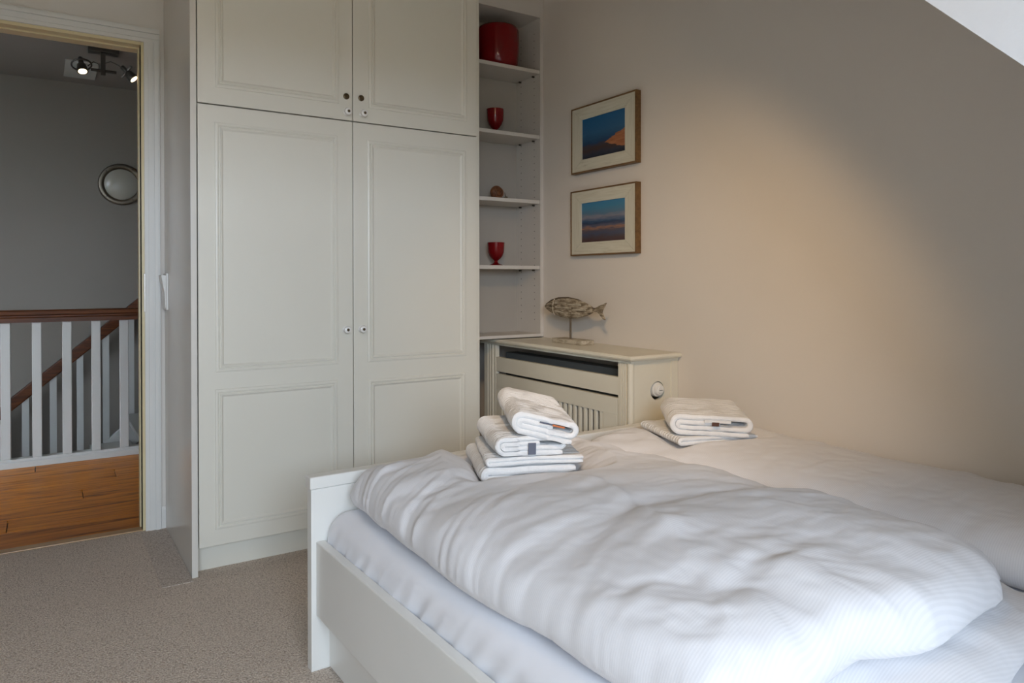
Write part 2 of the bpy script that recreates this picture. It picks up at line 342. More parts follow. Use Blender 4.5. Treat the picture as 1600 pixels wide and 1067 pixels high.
# lower stair flight
YS = 3.22
st = root('staircase', (-0.3, YS, -0.4), 'white stair flight with dark sloping handrail going down behind the landing balustrade', 'staircase')
sl = 0.858
def rz(x): return 0.162 + (x + 0.61) * sl
def para(name, x0, x1, dz0, dz1, y0, y1, mat, b=0.0):
    return prism(name, [(x0, rz(x0) + dz0), (x1, rz(x1) + dz0), (x1, rz(x1) + dz1), (x0, rz(x0) + dz1)], 'Y', y0, y1, mat, st, b)
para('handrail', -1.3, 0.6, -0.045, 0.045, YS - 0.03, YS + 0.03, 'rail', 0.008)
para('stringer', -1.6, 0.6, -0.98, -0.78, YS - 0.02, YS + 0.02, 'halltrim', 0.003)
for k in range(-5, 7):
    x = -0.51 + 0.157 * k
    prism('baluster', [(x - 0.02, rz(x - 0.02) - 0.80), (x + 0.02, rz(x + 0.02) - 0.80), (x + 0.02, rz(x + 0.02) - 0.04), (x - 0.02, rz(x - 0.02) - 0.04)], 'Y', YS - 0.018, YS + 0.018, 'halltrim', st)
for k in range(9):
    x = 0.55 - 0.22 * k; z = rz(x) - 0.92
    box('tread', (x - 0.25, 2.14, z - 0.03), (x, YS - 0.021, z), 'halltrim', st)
# round wall lamp
wl = root('wall_lamp', (0.075, YH, 1.70), 'round wall lamp with metal ring and frosted glass on the hall wall', 'wall lamp')
lathe('ring', [(0.150, 0.0), (0.150, -0.018), (0.144, -0.03), (0.132, -0.034), (0.116, -0.030), (0.110, -0.022), (0.110, 0.0)], (0.075, YH, 1.70), metal('bronze_ring', (0.22, 0.19, 0.15), 0.4), wl, 48, 'Y')
gl = lathe('glass', [(0.112, -0.022), (0.095, -0.034), (0.06, -0.044), (0.02, -0.048), (0.001, -0.048)], (0.075, YH, 1.70), paint('frosted_glass', (0.36, 0.34, 0.29), 0.25, 60, 0.02), wl, 48, 'Y')
for a in (1.0, 2.4, 3.9, 5.3):
    lathe('screw', [(0.006, -0.034), (0.006, -0.038), (0.001, -0.039)], (0.075 + 0.132 * cos(a), YH, 1.70 + 0.132 * sin(a)), 'dsteel', wl, 10, 'Y')
# ceiling spotlight
def emis(name, col, st):
    m, nt, b = new_mat(name); b.inputs['Base Color'].default_value = (*col, 1); b.inputs['Emission Color'].default_value = (*col, 1); b.inputs['Emission Strength'].default_value = st; return m
M['bulb'] = emis('halogen_face', (1.0, 0.80, 0.48), 6.0)
YL = 2.38
sp = root('ceiling_spotlight', (-0.10, YL, 2.24), 'metal two-headed ceiling spotlight glowing warm in the hall', 'spotlight')
box('ceiling_plate', (-0.178, YL - 0.02, HZ - 0.028), (-0.016, YL + 0.06, HZ), 'dsteel', sp, 0.003)
box('stem', (-0.113, YL - 0.01, 2.235), (-0.088, YL + 0.008, HZ - 0.028), 'dsteel', sp, 0.002)
tube('cross_bar', [(-0.165, YL, 2.262), (-0.03, YL, 2.262)], 0.009, 'dsteel', sp)
def head(c, d, hoop):
    c = Vector(c); d = Vector(d).normalized()
    q = Vector((0, 0, 1)).rotation_difference(d)
    def tr(bm): bmesh.ops.transform(bm, matrix=Matrix.Translation(c) @ q.to_matrix().to_4x4(), verts=bm.verts)
    bm = bmesh.new(); lathe_bm(bm, [(0.010, -0.075), (0.014, -0.07), (0.014, -0.03), (0.024, -0.02), (0.030, 0.02), (0.030, 0.026), (0.027, 0.026)], (0, 0, 0), 24); tr(bm)
    h = from_bm('lamp_head', bm, 'dsteel', sp, True); autosmooth(h)
    bm = bmesh.new(); lathe_bm(bm, [(0.023, 0.022), (0.023, 0.0275), (0.012, 0.029)], (0, 0, 0), 24); tr(bm); from_bm('bulb_face', bm, 'bulb', h, True)
    if hoop:
        bm = bmesh.new(); tube_bm(bm, [(0.052 * cos(a * pi / 12), 0.052 * sin(a * pi / 12), -0.022) for a in range(25)], 0.005, 8); tr(bm); from_bm('hoop', bm, 'dsteel', h, True)
    else:
        bm = bmesh.new(); bxx(bm, (-0.048, -0.008, -0.040), (0.048, 0.008, -0.028), 0.003); tr(bm); from_bm('bracket', bm, 'dsteel', h)
head((-0.21, YL - 0.01, 2.262), (0.10, -0.42, -0.90), True)
head((0.048, YL, 2.255), (0.62, -0.25, -0.70), False)
tube('cable', [(-0.09, YL, 2.31), (-0.06, YL, 2.325), (-0.02, YL, 2.31), (0.02, YL, 2.285)], 0.003, 'dsteel', sp, 8)
tube('cable', [(-0.115, YL, 2.27), (-0.125, YL, 2.30), (-0.15, YL, 2.31), (-0.18, YL, 2.28)], 0.003, 'dsteel', sp, 8)
for nm, loc, tgt, e in (('spot_light_left', (-0.206, YL - 0.05, 2.235), (-0.10, 1.5, 1.3), 4), ('spot_light_right', (0.075, YL - 0.02, 2.225), (0.7, 2.1, 1.5), 4)):
    l = bpy.data.lights.new(nm, 'SPOT'); l.energy = e; l.color = (1.0, 0.70, 0.40); l.spot_size = radians(75); l.spot_blend = 0.6; l.shadow_soft_size = 0.02
    oo = bpy.data.objects.new(nm, l); COL.objects.link(oo); oo.location = loc; oo.rotation_euler = (Vector(tgt) - Vector(loc)).to_track_quat('-Z', 'Y').to_euler()
gp = tag(box('ceiling_hatch', (-0.285, 2.74, HZ - 0.014), (-0.10, 3.16, HZ - 0.001), paint('pale_hatch', (0.50, 0.50, 0.45), 0.25, 60, 0.0), None, 0.003), 'pale square panel on the hall ceiling behind the spotlight', 'ceiling panel')

# bedroom ceiling spotlight (overhead, lights the corner)
rs = root('bedroom_spotlight', (LAMP.x, LAMP.y, LAMP.z), 'metal spotlight hanging from the bedroom ceiling, aimed at the corner', 'spotlight')
_d = (AIM - LAMP).normalized(); _b = LAMP - _d * 0.06
lathe('ceiling_rose', [(0.045, 0.0), (0.045, -0.012), (0.04, -0.018), (0.006, -0.02)], (_b.x, _b.y, CZ - 0.0005), 'steel', rs)
tube('stem', [(_b.x, _b.y, CZ - 0.02), (_b.x, _b.y, _b.z)], 0.006, 'steel', rs)
bm = bmesh.new(); lathe_bm(bm, [(0.012, -0.10), (0.026, -0.09), (0.030, -0.02), (0.036, -0.012), (0.036, -0.008)], (0, 0, 0), 24)
bmesh.ops.transform(bm, matrix=Matrix.Translation(LAMP) @ Vector((0, 0, 1)).rotation_difference(_d).to_matrix().to_4x4(), verts=bm.verts); from_bm('lamp_head', bm, 'steel', rs, True)

# ------------------------------------------------------------------ wardrobe
wd = root('wardrobe', (0.57, 0.3, 0.0), 'tall built-in cream wardrobe with four panelled doors', 'wardrobe')
box('side_panel', (0.0, 0.0, 0.0), (0.0195, YD - 0.002, CZ - 0.002), 'cabgloss', wd, 0.0012)
box('side_panel', (1.112, 0.013, 0.0), (1.130, YD - 0.002, CZ - 0.002), 'cab', wd, 0.001)
box('plinth', (0.0205, 0.055, 0.0), (1.111, 0.075, 0.094), 'cab', wd, 0.001)
boxes('carcass', [((0.0205, 0.020, 0.0945), (1.111, YD - 0.004, 0.112)), ((0.0205, 0.020, 1.592), (1.111, YD - 0.004, 1.610)), ((0.0205, 0.020, 2.372), (1.111, YD - 0.004, CZ - 0.003)), ((0.0205, YD - 0.016, 0.112), (1.111, YD - 0.004, 2.372)), ((0.559, 0.022, 0.112), (0.577, 0.55, 2.372))], 'cab', wd)
YF = -0.005
PROF = [(0.0, 0.0), (0.001, 0.0035), (0.006, 0.0050), (0.010, 0.0048), (0.0135, 0.0010), (0.0155, 0.0012), (0.0175, 0.0052), (0.021, 0.0052), (0.024, 0.0022), (0.0265, 0.0008), (0.0275, -0.001)]
def wdoor(name, x0, x1, z0, z1, panels, knob, lock=None):
    d = box(name, (x0, YF, z0), (x1, YF + 0.019, z1), 'cab', wd, 0.0018, 2)
    for (a, b, c, e) in panels: frame_mould('panel_moulding', a, b, c, e, YF, PROF, 'cab', d)
    kx, kz = knob
    k = lathe('knob', [(0.0125, 0.0), (0.0135, -0.003), (0.0085, -0.006), (0.0075, -0.012), (0.0125, -0.017), (0.0140, -0.022), (0.0125, -0.027), (0.008, -0.0292), (0.0055, -0.0294)], (kx, YF, kz), 'porcelain', d, 28, 'Y')
    lathe('knob_screw', [(0.0056, -0.0288), (0.0052, -0.0302), (0.002, -0.0306)], (kx, YF, kz), 'brass', d, 16, 'Y')
    if lock:
        lx, lz = lock
        lathe('lock', [(0.0115, 0.0), (0.0115, -0.003), (0.0100, -0.0042), (0.0072, -0.0042), (0.0068, -0.0032), (0.0045, -0.0032), (0.0045, -0.0046), (0.001, -0.0046)], (lx, YF, lz), 'brass', d, 24, 'Y')
    return d
wdoor('door', 0.0225, 0.5655, 0.0970, 1.5980, [(0.0765, 0.508, 0.6885, 1.541), (0.074, 0.505, 0.1505, 0.630)], (0.5365, 0.817))
wdoor('door', 0.5685, 1.1085, 0.0970, 1.5980, [(0.6235, 1.0545, 0.6885, 1.536), (0.6255, 1.0505, 0.1505, 0.622)], (0.5985, 0.817))
wdoor('door', 0.0225, 0.5655, 1.6025, 2.370, [(0.079, 0.514, 1.660, 2.305)], (0.5415, 1.631), (0.5415, 1.691))
wdoor('door', 0.5685, 1.1085, 1.6025, 2.370, [(0.630, 1.061, 1.658, 2.305)], (0.605, 1.632), (0.600, 1.692))
# light switch on the wardrobe's side panel
ls = root('light_switch', (0.0, 0.545, 0.957), 'white rocker light switch on the left side of the wardrobe', 'light switch')
box('plate', (-0.009, 0.500, 0.886), (-0.0005, 0.588, 1.030), 'plastic', ls, 0.002)
prism('rocker', [(-0.009, 0.893), (-0.012, 0.894), (-0.013, 0.955), (-0.026, 1.022), (-0.022, 1.024), (-0.009, 1.022)], 'Y', 0.508, 0.580, 'plastic', ls, 0.001)

# ------------------------------------------------------------------ shelf unit
YS0 = 0.1378; XS = 1.533
su = root('shelf_unit', (1.34, 0.24, 0.738), 'narrow open white shelf unit between the wardrobe and the right wall', 'shelf unit')
box('side_panel', (XS, YS0, 0.738), (XW - 0.0008, 0.352, CZ - 0.002), 'shelf', su, 0.001)
box('side_panel', (1.1315, YS0, 0.738), (1.148, 0.352, CZ - 0.002), 'shelf', su, 0.001)
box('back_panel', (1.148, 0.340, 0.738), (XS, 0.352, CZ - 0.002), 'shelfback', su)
box('fascia', (1.148, YS0, 2.222), (XS, YS0 + 0.016, CZ - 0.002), 'shelf', su)
box('top_panel', (1.148, YS0 + 0.016, 2.222), (XS, 0.340, 2.238), 'shelf', su)
SH = (1.978, 1.6754, 1.373, 1.068)
for z in SH:
    s = box('shelf', (1.149, YS0 + 0.004, z - 0.0165), (XS - 0.001, 0.339, z), 'shelf', su, 0.0008)
    for yy in (0.186, 0.298): tube('shelf_pin', [(XS - 0.0005, yy, z - 0.021), (XS - 0.012, yy, z - 0.021)], 0.0042, 'dsteel', s, 10)
box('shelf', (1.140, YS0 - 0.004, 0.7385), (XS + 0.010, 0.340, 0.752), 'shelf', su, 0.0008)
bm = bmesh.new()
for yy in (0.186, 0.298):
    z = 0.815
    while z < 2.19:
        lathe_bm(bm, [(0.0026, -0.0004), (0.0022, -0.0006)], (XS, yy, z), 8, 'X'); z += 0.032
from_bm('peg_holes', bm, 'hole', su)['kind'] = 'stuff'
# things on the shelves
lathe('vase', [(0.055, 0.0), (0.078, 0.003), (0.090, 0.018), (0.096, 0.05), (0.0985, 0.09), (0.0990, 0.14), (0.0985, 0.170), (0.095, 0.184), (0.088, 0.191), (0.082, 0.193), (0.080, 0.190), (0.088, 0.178), (0.092, 0.150), (0.090, 0.06), (0.080, 0.022), (0.04, 0.010)], (1.364, 0.238, SH[0] + 0.0005), 'red', None, 48)
tag(bpy.data.objects['vase'], 'wide red glass vase on the topmost shelf', 'vase')
GOB = [(0.031, 0.0), (0.032, 0.003), (0.026, 0.006), (0.012, 0.012), (0.008, 0.018), (0.009, 0.024), (0.020, 0.032), (0.031, 0.045), (0.0375, 0.062), (0.0395, 0.085), (0.0405, 0.108), (0.0390, 0.1085), (0.0375, 0.085), (0.035, 0.062), (0.028, 0.046), (0.012, 0.036)]
g1 = lathe('goblet', [(r, z * 1.12) for r, z in GOB], (1.359, 0.255, SH[1] + 0.0005), 'red', None, 40)
tag(g1, 'red glass goblet on the second shelf from the top', 'goblet', 'red goblets on the shelves')
g2 = lathe('goblet', GOB, (1.362, 0.255, SH[3] + 0.0005), 'red', None, 40)
tag(g2, 'red glass goblet standing on the shelf above the lowest compartment', 'goblet', 'red goblets on the shelves')
sn = root('snail_ornament', (1.37, 0.25, SH[2]), 'small brown snail ornament on the third shelf', 'ornament')
bm = bmesh.new(); bmesh.ops.create_uvsphere(bm, u_segments=24, v_segments=16, radius=1.0, matrix=Matrix.Translation((1.363, 0.25, SH[2] + 0.036)) @ Matrix.Diagonal((0.033, 0.022, 0.0325, 1)))
from_bm('shell', bm, 'snailshell', sn, True)
for k, (r0, y) in enumerate(((0.022, 0.229), (0.011, 0.2275))):
    tube('shell_whorl', [(1.363 + r0 * cos(a * pi / 10), y, SH[2] + 0.034 + r0 * sin(a * pi / 10)) for a in range(21)], 0.0035, 'snailshell', sn, 8)
tube('body', [(1.328, 0.25, SH[2] + 0.006), (1.345, 0.25, SH[2] + 0.0095), (1.385, 0.25, SH[2] + 0.0095), (1.402, 0.25, SH[2] + 0.009), (1.413, 0.25, SH[2] + 0.014), (1.421, 0.25, SH[2] + 0.018)], [0.003, 0.008, 0.008, 0.007, 0.006, 0.005], 'snailbody', sn)
tube('feeler', [(1.413, 0.25, SH[2] + 0.016), (1.406, 0.247, SH[2] + 0.040)], [0.0028, 0.0015], 'snailbody', sn, 8)

# ------------------------------------------------------------------ radiator cover
XF = 1.325; YR = -0.735; ZT = 0.7336; YN = -0.712; YE = 0.33
rc = root('radiator_cover', (1.44, -0.2, 0.0), 'cream slatted radiator cover against the right wall behind the bed', 'radiator cover')
# top slab with moulded edge
bm = bmesh.new(); lay = [(0.0, 0.0), (0.004, 0.0035), (0.010, 0.0045), (0.016, 0.0015), (0.0175, -0.004), (0.019, -0.012), (0.028, -0.014)]
rows = []
for dz, e in lay:
    x0 = 1.3008 - e + 0.0045; y0 = YR - e + 0.0045
    rows.append([bm.verts.new(p) for p in ((x0, y0, ZT - dz), (XW - 0.001, y0, ZT - dz), (XW - 0.001, YE, ZT - dz), (x0, YE, ZT - dz))])
bm.faces.new(rows[0]); bm.faces.new(list(reversed(rows[-1])))
for k in range(len(rows) - 1):
    for i in range(4): bm.faces.new((rows[k][i], rows[k][(i + 1) % 4], rows[k + 1][(i + 1) % 4], rows[k + 1][i]))
from_bm('top', bm, 'rad', rc)
ZB = ZT - 0.028
def pilaster(y0, y1):
    w = y1 - y0; lst = [((XF, y0, 0.0), (XF + 0.02, y1, ZB))]
    n = 3
    for i in range(n):
        a = y0 + w * (0.20 + 0.22 * i); lst.append(((XF - 0.004, a, 0.02), (XF, a + w * 0.13, ZB - 0.002)))
    return boxes('pilaster', lst, 'rad', rc)
pilaster(-0.697, -0.641); pilaster(0.200, 0.300)
lathe('corner_post', [(0.012, 0.0), (0.012, ZB)], (XF + 0.002, YN + 0.007, 0.0), 'rad', rc, 16)
box('rail', (XF + 0.002, -0.641, 0.585), (XF + 0.020, 0.200, 0.650), 'rad', rc, 0.001)
box('side_strip', (1.516, YN - 0.004, 0.0), (XW - 0.001, YN + 0.012, ZB), 'rad', rc, 0.001)
# side panel with a round hole for the valve
HX, HZ2, HR = 1.450, 0.600, 0.034
bm = bmesh.new(); N = 32; out = []; inn = []; inb = []
sx0, sx1 = 1.332, 1.516
for i in range(N):
    a = 2 * pi * i / N; c, s_ = cos(a), sin(a)
    inn.append(bm.verts.new((HX + HR * c, YN, HZ2 + HR * s_))); inb.append(bm.verts.new((HX + HR * c, YN + 0.015, HZ2 + HR * s_)))
    t = min(((sx1 - HX) / c if c > 1e-6 else (sx0 - HX) / c if c < -1e-6 else 9), ((ZB - HZ2) / s_ if s_ > 1e-6 else (0.45 - HZ2) / s_ if s_ < -1e-6 else 9))
    out.append(bm.verts.new((HX + t * c, YN, HZ2 + t * s_)))
for i in range(N):
    j = (i + 1) % N; bm.faces.new((inn[i], inn[j], out[j], out[i])); bm.faces.new((inn[i], inb[i], inb[j], inn[j]))
# square off the corners
for cx, cz in ((sx0, ZB), (sx1, ZB), (sx0, 0.45), (sx1, 0.45)):
    best = None
    for i in range(N):
        a, b = out[i].co, out[(i + 1) % N].co
        if (abs(a.x - cx) < 1e-5) != (abs(b.x - cx) < 1e-5) and ((abs(a.z - cz) < 1e-5) != (abs(b.z - cz) < 1e-5)) : best = i if (abs(a.x - cx) + abs(b.x - cx) + abs(a.z - cz) + abs(b.z - cz) < 0.25) else best
    if best is not None: bm.faces.new((out[best], out[(best + 1) % N], bm.verts.new((cx, YN, cz))))
bxx(bm, (sx0, YN, 0.0), (sx1, YN + 0.015, 0.45))
from_bm('side_panel', bm, 'rad', rc)
# lift-off slatted panel
pn = boxes('grille_frame', [((XF, -0.634, 0.512), (XF + 0.018, 0.194, 0.574)), ((XF, -0.634, 0.08), (XF + 0.018, -0.556, 0.512)), ((XF, 0.148, 0.08), (XF + 0.018, 0.194, 0.512)), ((XF, -0.556, 0.08), (XF + 0.018, 0.148, 0.15))], 'rad', rc, 0.0012)
ny = 22
for k in range(ny):
    y = -0.556 + (k + 0.5) * (0.704 / ny)
    box('slat', (XF + 0.003, y - 0.0088, 0.148), (XF + 0.014, y + 0.0088, 0.514), 'rad', pn, 0.002, 1)
box('skirting', (XF + 0.002, -0.641, 0.0), (XF + 0.018, 0.200, 0.075), 'rad', rc)
rd = root('radiator', (1.48, -0.2, 0.1), 'dark grey radiator behind the slats of the cream cover', 'radiator')
box('panel', (1.43, -0.60, 0.10), (1.50, 0.28, 0.66), 'grey', rd, 0.006)
tube('pipe', [(1.45, -0.60, 0.60), (1.45, -0.66, 0.60)], 0.01, 'steel', rd)
lathe('thermostat_valve', [(0.012, 0.0), (0.016, -0.02), (0.026, -0.028), (0.027, -0.066), (0.0255, -0.070), (0.0215, -0.071), (0.0205, -0.078), (0.0185, -0.082), (0.0135, -0.083), (0.0125, -0.0865), (0.002, -0.087)], (HX + 0.004, -0.640, HZ2 + 0.004), 'plastic', rd, 32, 'Y')
box('valve_mark', (HX - 0.004, -0.7285, HZ2 + 0.002), (HX + 0.010, -0.7265, HZ2 + 0.0045), 'grey', rd)

# ------------------------------------------------------------------ fish ornament
FX, FZ = 1.46, 0.884
fo = root('fish_ornament', (FX, -0.19, ZT), 'weathered wooden fish on a metal stand on the radiator cover', 'ornament')
box('base', (FX - 0.035, -0.300, ZT + 0.0003), (FX + 0.035, -0.100, ZT + 0.019), 'fishpale', fo, 0.002)
tube('pole', [(FX, -0.185, ZT + 0.019), (FX, -0.185, 0.85)], 0.004, 'fishdark', fo)
bm = bmesh.new(); secs = []
for t in [0.0, 0.03, 0.08, 0.15, 0.25, 0.35, 0.45, 0.55, 0.65, 0.75, 0.84, 0.91, 0.96, 1.0]:
    y = -0.002 - 0.335 * t
    h = 0.0415 * (sin(pi * min(1, t * 0.98 + 0.005)) ** 0.72) * (1 - 0.10 * t) + 0.003 + 0.003 * t
    w = max(0.003, 0.36 * h); zc = FZ + 0.001 - 0.006 * t
    secs.append([bm.verts.new((FX + w * cos(2 * pi * k / 24), y, zc + h * sin(2 * pi * k / 24))) for k in range(24)])
for a, b in zip(secs, secs[1:]):
    for k in range(24): bm.faces.new((a[k], a[(k + 1) % 24], b[(k + 1) % 24], b[k]))
bm.faces.new(secs[0]); bm.faces.new(list(reversed(secs[-1])))
from_bm('body', bm, 'fish', fo, True)
prism('tail', [(-0.325, FZ + 0.003), (-0.355, FZ + 0.004), (-0.385, FZ + 0.016), (-0.418, FZ + 0.026), (-0.394, FZ - 0.004), (-0.389, FZ - 0.012), (-0.412, FZ - 0.042), (-0.400, FZ - 0.040), (-0.368, FZ - 0.012), (-0.325, FZ - 0.013)], 'X', FX - 0.004, FX + 0.004, 'fish', fo, 0.001)
bm = bmesh.new(); tube_bm(bm, [(FX + 0.0135 * cos(a * pi / 14) * 1.02, -0.076, FZ + 0.0345 * sin(a * pi / 14)) for a in range(29)], 0.0022, 8); from_bm('gill_band', bm, 'fishpale', fo, True)
tube('back_strip', [(FX, -0.01, FZ + 0.010), (FX, -0.05, FZ + 0.029), (FX, -0.10, FZ + 0.040), (FX, -0.17, FZ + 0.0425), (FX, -0.24, FZ + 0.034), (FX, -0.30, FZ + 0.016)], 0.003, 'fishdark', fo, 8)
for (a, b, dz) in ((-0.09, -0.17, 0.018), (-0.10, -0.21, 0.000), (-0.09, -0.19, -0.018), (-0.18, -0.27, 0.014), (-0.22, -0.30, -0.006), (-0.19, -0.26, -0.022)):
    box('wood_strip', (FX - 0.0180 + abs(dz) * 0.22, b, FZ + dz - 0.0035), (FX - 0.009, a, FZ + dz + 0.0035), 'fishpale', fo, 0.001, 1)

# ------------------------------------------------------------------ pictures
def seascape(name, kind):
    m, nt, b = new_mat(name); t = nt.nodes.new('ShaderNodeTexCoord'); sx = nt.nodes.new('ShaderNodeSeparateXYZ'); nt.links.new(t.outputs['Generated'], sx.inputs[0])
    mp = nt.nodes.new('ShaderNodeMapping'); mp.inputs['Scale'].default_value = (1, 2.5, 9); nt.links.new(t.outputs['Generated'], mp.inputs[0])
    n = nd(nt, 'ShaderNodeTexNoise', Scale=2.0, Detail=6.0); nt.links.new(mp.outputs[0], n.inputs['Vector'])
    nz = nd(nt, 'ShaderNodeMath', operation='MULTIPLY_ADD'); nt.links.new(n.outputs[0], nz.inputs[0]); nz.inputs[1].default_value = 0.16; nt.links.new(sx.outputs[2], nz.inputs[2])
    sub = nd(nt, 'ShaderNodeMath', operation='SUBTRACT'); nt.links.new(nz.outputs[0], sub.inputs[0]); sub.inputs[1].default_value = 0.08
    if kind == 'dune':
        c = ramp(nt, sub.outputs[0], [(0.0, (0.012, 0.015, 0.03)), (0.12, (0.035, 0.04, 0.065)), (0.22, (0.06, 0.04, 0.04)), (0.33, (0.05, 0.05, 0.075)), (0.37, (0.02, 0.06, 0.14)), (0.6, (0.03, 0.12, 0.25)), (1.0, (0.015, 0.12, 0.30))])
        # orange dune: rises to the right (towards -y), generated y runs the other way
        u = nd(nt, 'ShaderNodeMath', operation='SUBTRACT'); u.inputs[0].default_value = 1.0; nt.links.new(sx.outputs[1], u.inputs[1])
        pw = nd(nt, 'ShaderNodeMath', operation='MULTIPLY_ADD'); nt.links.new(u.outputs[0], pw.inputs[0]); pw.inputs[1].default_value = 0.52; pw.inputs[2].default_value = 0.05
        up = nd(nt, 'ShaderNodeMath', operation='LESS_THAN'); nt.links.new(sub.outputs[0], up.inputs[0]); nt.links.new(pw.outputs[0], up.inputs[1])
        lo = nd(nt, 'ShaderNodeMath', operation='MULTIPLY_ADD'); nt.links.new(u.outputs[0], lo.inputs[0]); lo.inputs[1].default_value = -0.45; lo.inputs[2].default_value = 0.56
        gt = nd(nt, 'ShaderNodeMath', operation='GREATER_THAN'); nt.links.new(sub.outputs[0], gt.inputs[0]); nt.links.new(lo.outputs[0], gt.inputs[1])
        an = nd(nt, 'ShaderNodeMath', operation='MULTIPLY'); nt.links.new(up.outputs[0], an.inputs[0]); nt.links.new(gt.outputs[0], an.inputs[1])
        mx = nd(nt, 'ShaderNodeMix', data_type='RGBA'); nt.links.new(an.outputs[0], mx.inputs[0]); nt.links.new(c, mx.inputs[6])
        oc = ramp(nt, n.outputs[0], [(0.3, (0.30, 0.11, 0.05)), (0.7, (0.46, 0.19, 0.09))]); nt.links.new(oc, mx.inputs[7]); c = mx.outputs[2]
    else:
        c = ramp(nt, sub.outputs[0], [(0.0, (0.07, 0.035, 0.035)), (0.10, (0.085, 0.055, 0.06)), (0.22, (0.07, 0.08, 0.13)), (0.30, (0.10, 0.085, 0.11)), (0.36, (0.30, 0.16, 0.11)), (0.40, (0.10, 0.10, 0.15)), (0.47, (0.03, 0.05, 0.10)), (0.52, (0.05, 0.10, 0.19)), (0.62, (0.22, 0.22, 0.27)), (0.70, (0.10, 0.19, 0.28)), (0.85, (0.06, 0.22, 0.36)), (1.0, (0.05, 0.22, 0.42))])
    nt.links.new(c, b.inputs['Base Color']); b.inputs['Roughness'].default_value = 0.25; return m
def picture(label, y0, y1, z0, z1, kind):
    p = root('framed_picture', (XW, (y0 + y1) / 2, z0), label, 'picture', 'framed seascapes on the right wall')
    xb = XW - 0.0005; xf = XW - 0.027; t = 0.006
    boxes('outer_frame', [((xf, y0, z0), (xb, y0 + t, z1)), ((xf, y1 - t, z0), (xb, y1, z1)), ((xf, y0 + t, z0), (xb, y1 - t, z0 + t)), ((xf, y0 + t, z1 - t), (xb, y1 - t, z1))], 'fbrown', p)
    a0, a1, c0, c1 = y0 + t, y1 - t, z0 + t, z1 - t
    w = 0.062; h = 0.050; xa = xf + 0.002; xc = xf + 0.010
    def piece(pts, mat):
        bm = bmesh.new(); A = [bm.verts.new((xa if i < 2 else xa + 0.002, y, z)) for i, (y, z) in enumerate(pts)]; B = [bm.verts.new((xc, y, z)) for y, z in pts]
        bm.faces.new(A); bm.faces.new(list(reversed(B)))
        for i in range(4): bm.faces.new((A[i], B[i], B[(i + 1) % 4], A[(i + 1) % 4]))
        from_bm('frame_board', bm, mat, p)
    g = 0.0006
    piece([(a0 + g, c0), (a1 - g, c0), (a1 - w - g, c0 + h), (a0 + w + g, c0 + h)], 'fwhite_h')
    piece([(a0 + g, c1), (a1 - g, c1), (a1 - w - g, c1 - h), (a0 + w + g, c1 - h)], 'fwhite_h')
    piece([(a0, c0 + g), (a0, c1 - g), (a0 + w, c1 - h - g), (a0 + w, c0 + h + g)], 'fwhite_v')
    piece([(a1, c0 + g), (a1, c1 - g), (a1 - w, c1 - h - g), (a1 - w, c0 + h + g)], 'fwhite_v')
    box('print', (xf + 0.009, a0 + w - 0.004, c0 + h - 0.004), (xf + 0.013, a1 - w + 0.004, c1 - h + 0.004), seascape('print_' + kind, kind), p)
    box('backing', (xf + 0.013, a0, c0), (xb, a1, c1), 'fbrown', p)
picture('upper framed seascape with an orange dune in a white-washed frame', -0.518, -0.107, 1.461, 1.744, 'dune')
picture('lower framed seascape with beach and breaking waves in a white-washed frame', -0.518, -0.102, 1.106, 1.386, 'beach')

# ------------------------------------------------------------------ bed
BA = 0.0263; BO = Vector((0.1538, -0.7969, 0.0))
bed = root('bed', BO, 'white laminate double bed with footboard and low side rail', 'bed', None, BA)
box('footboard', (0.0, 0.0, 0.0), (1.375, 0.030, 0.4668), 'bedwhite', bed, 0.0015)
box('footboard_cap', (-0.003, -0.003, 0.4673), (1.378, 0.036, 0.4987), 'bedwhite', bed, 0.004, 3)
box('side_rail', (0.012, -2.02, 0.1419), (0.036, -0.0005, 0.3334), 'bedwhite', bed, 0.004, 3)
box('side_rail', (1.342, -2.02, 0.1419), (1.366, -0.0005, 0.3334), 'bedwhite', bed, 0.004, 3)
box('base_panel', (0.047, -1.95, 0.004), (0.065, -0.001, 0.150), 'bedwhite', bed, 0.001)
box('headboard', (0.0, -2.05, 0.0), (1.375, -2.02, 0.46), 'bedwhite', bed, 0.003)
box('slat_base', (0.066, -2.01, 0.15), (1.34, -0.004, 0.17), 'bedwhite', bed)

def B2W(p): 
    c, s_ = cos(BA), sin(BA); return Vector((BO.x + p[0] * c - p[1] * s_, BO.y + p[0] * s_ + p[1] * c, p[2]))
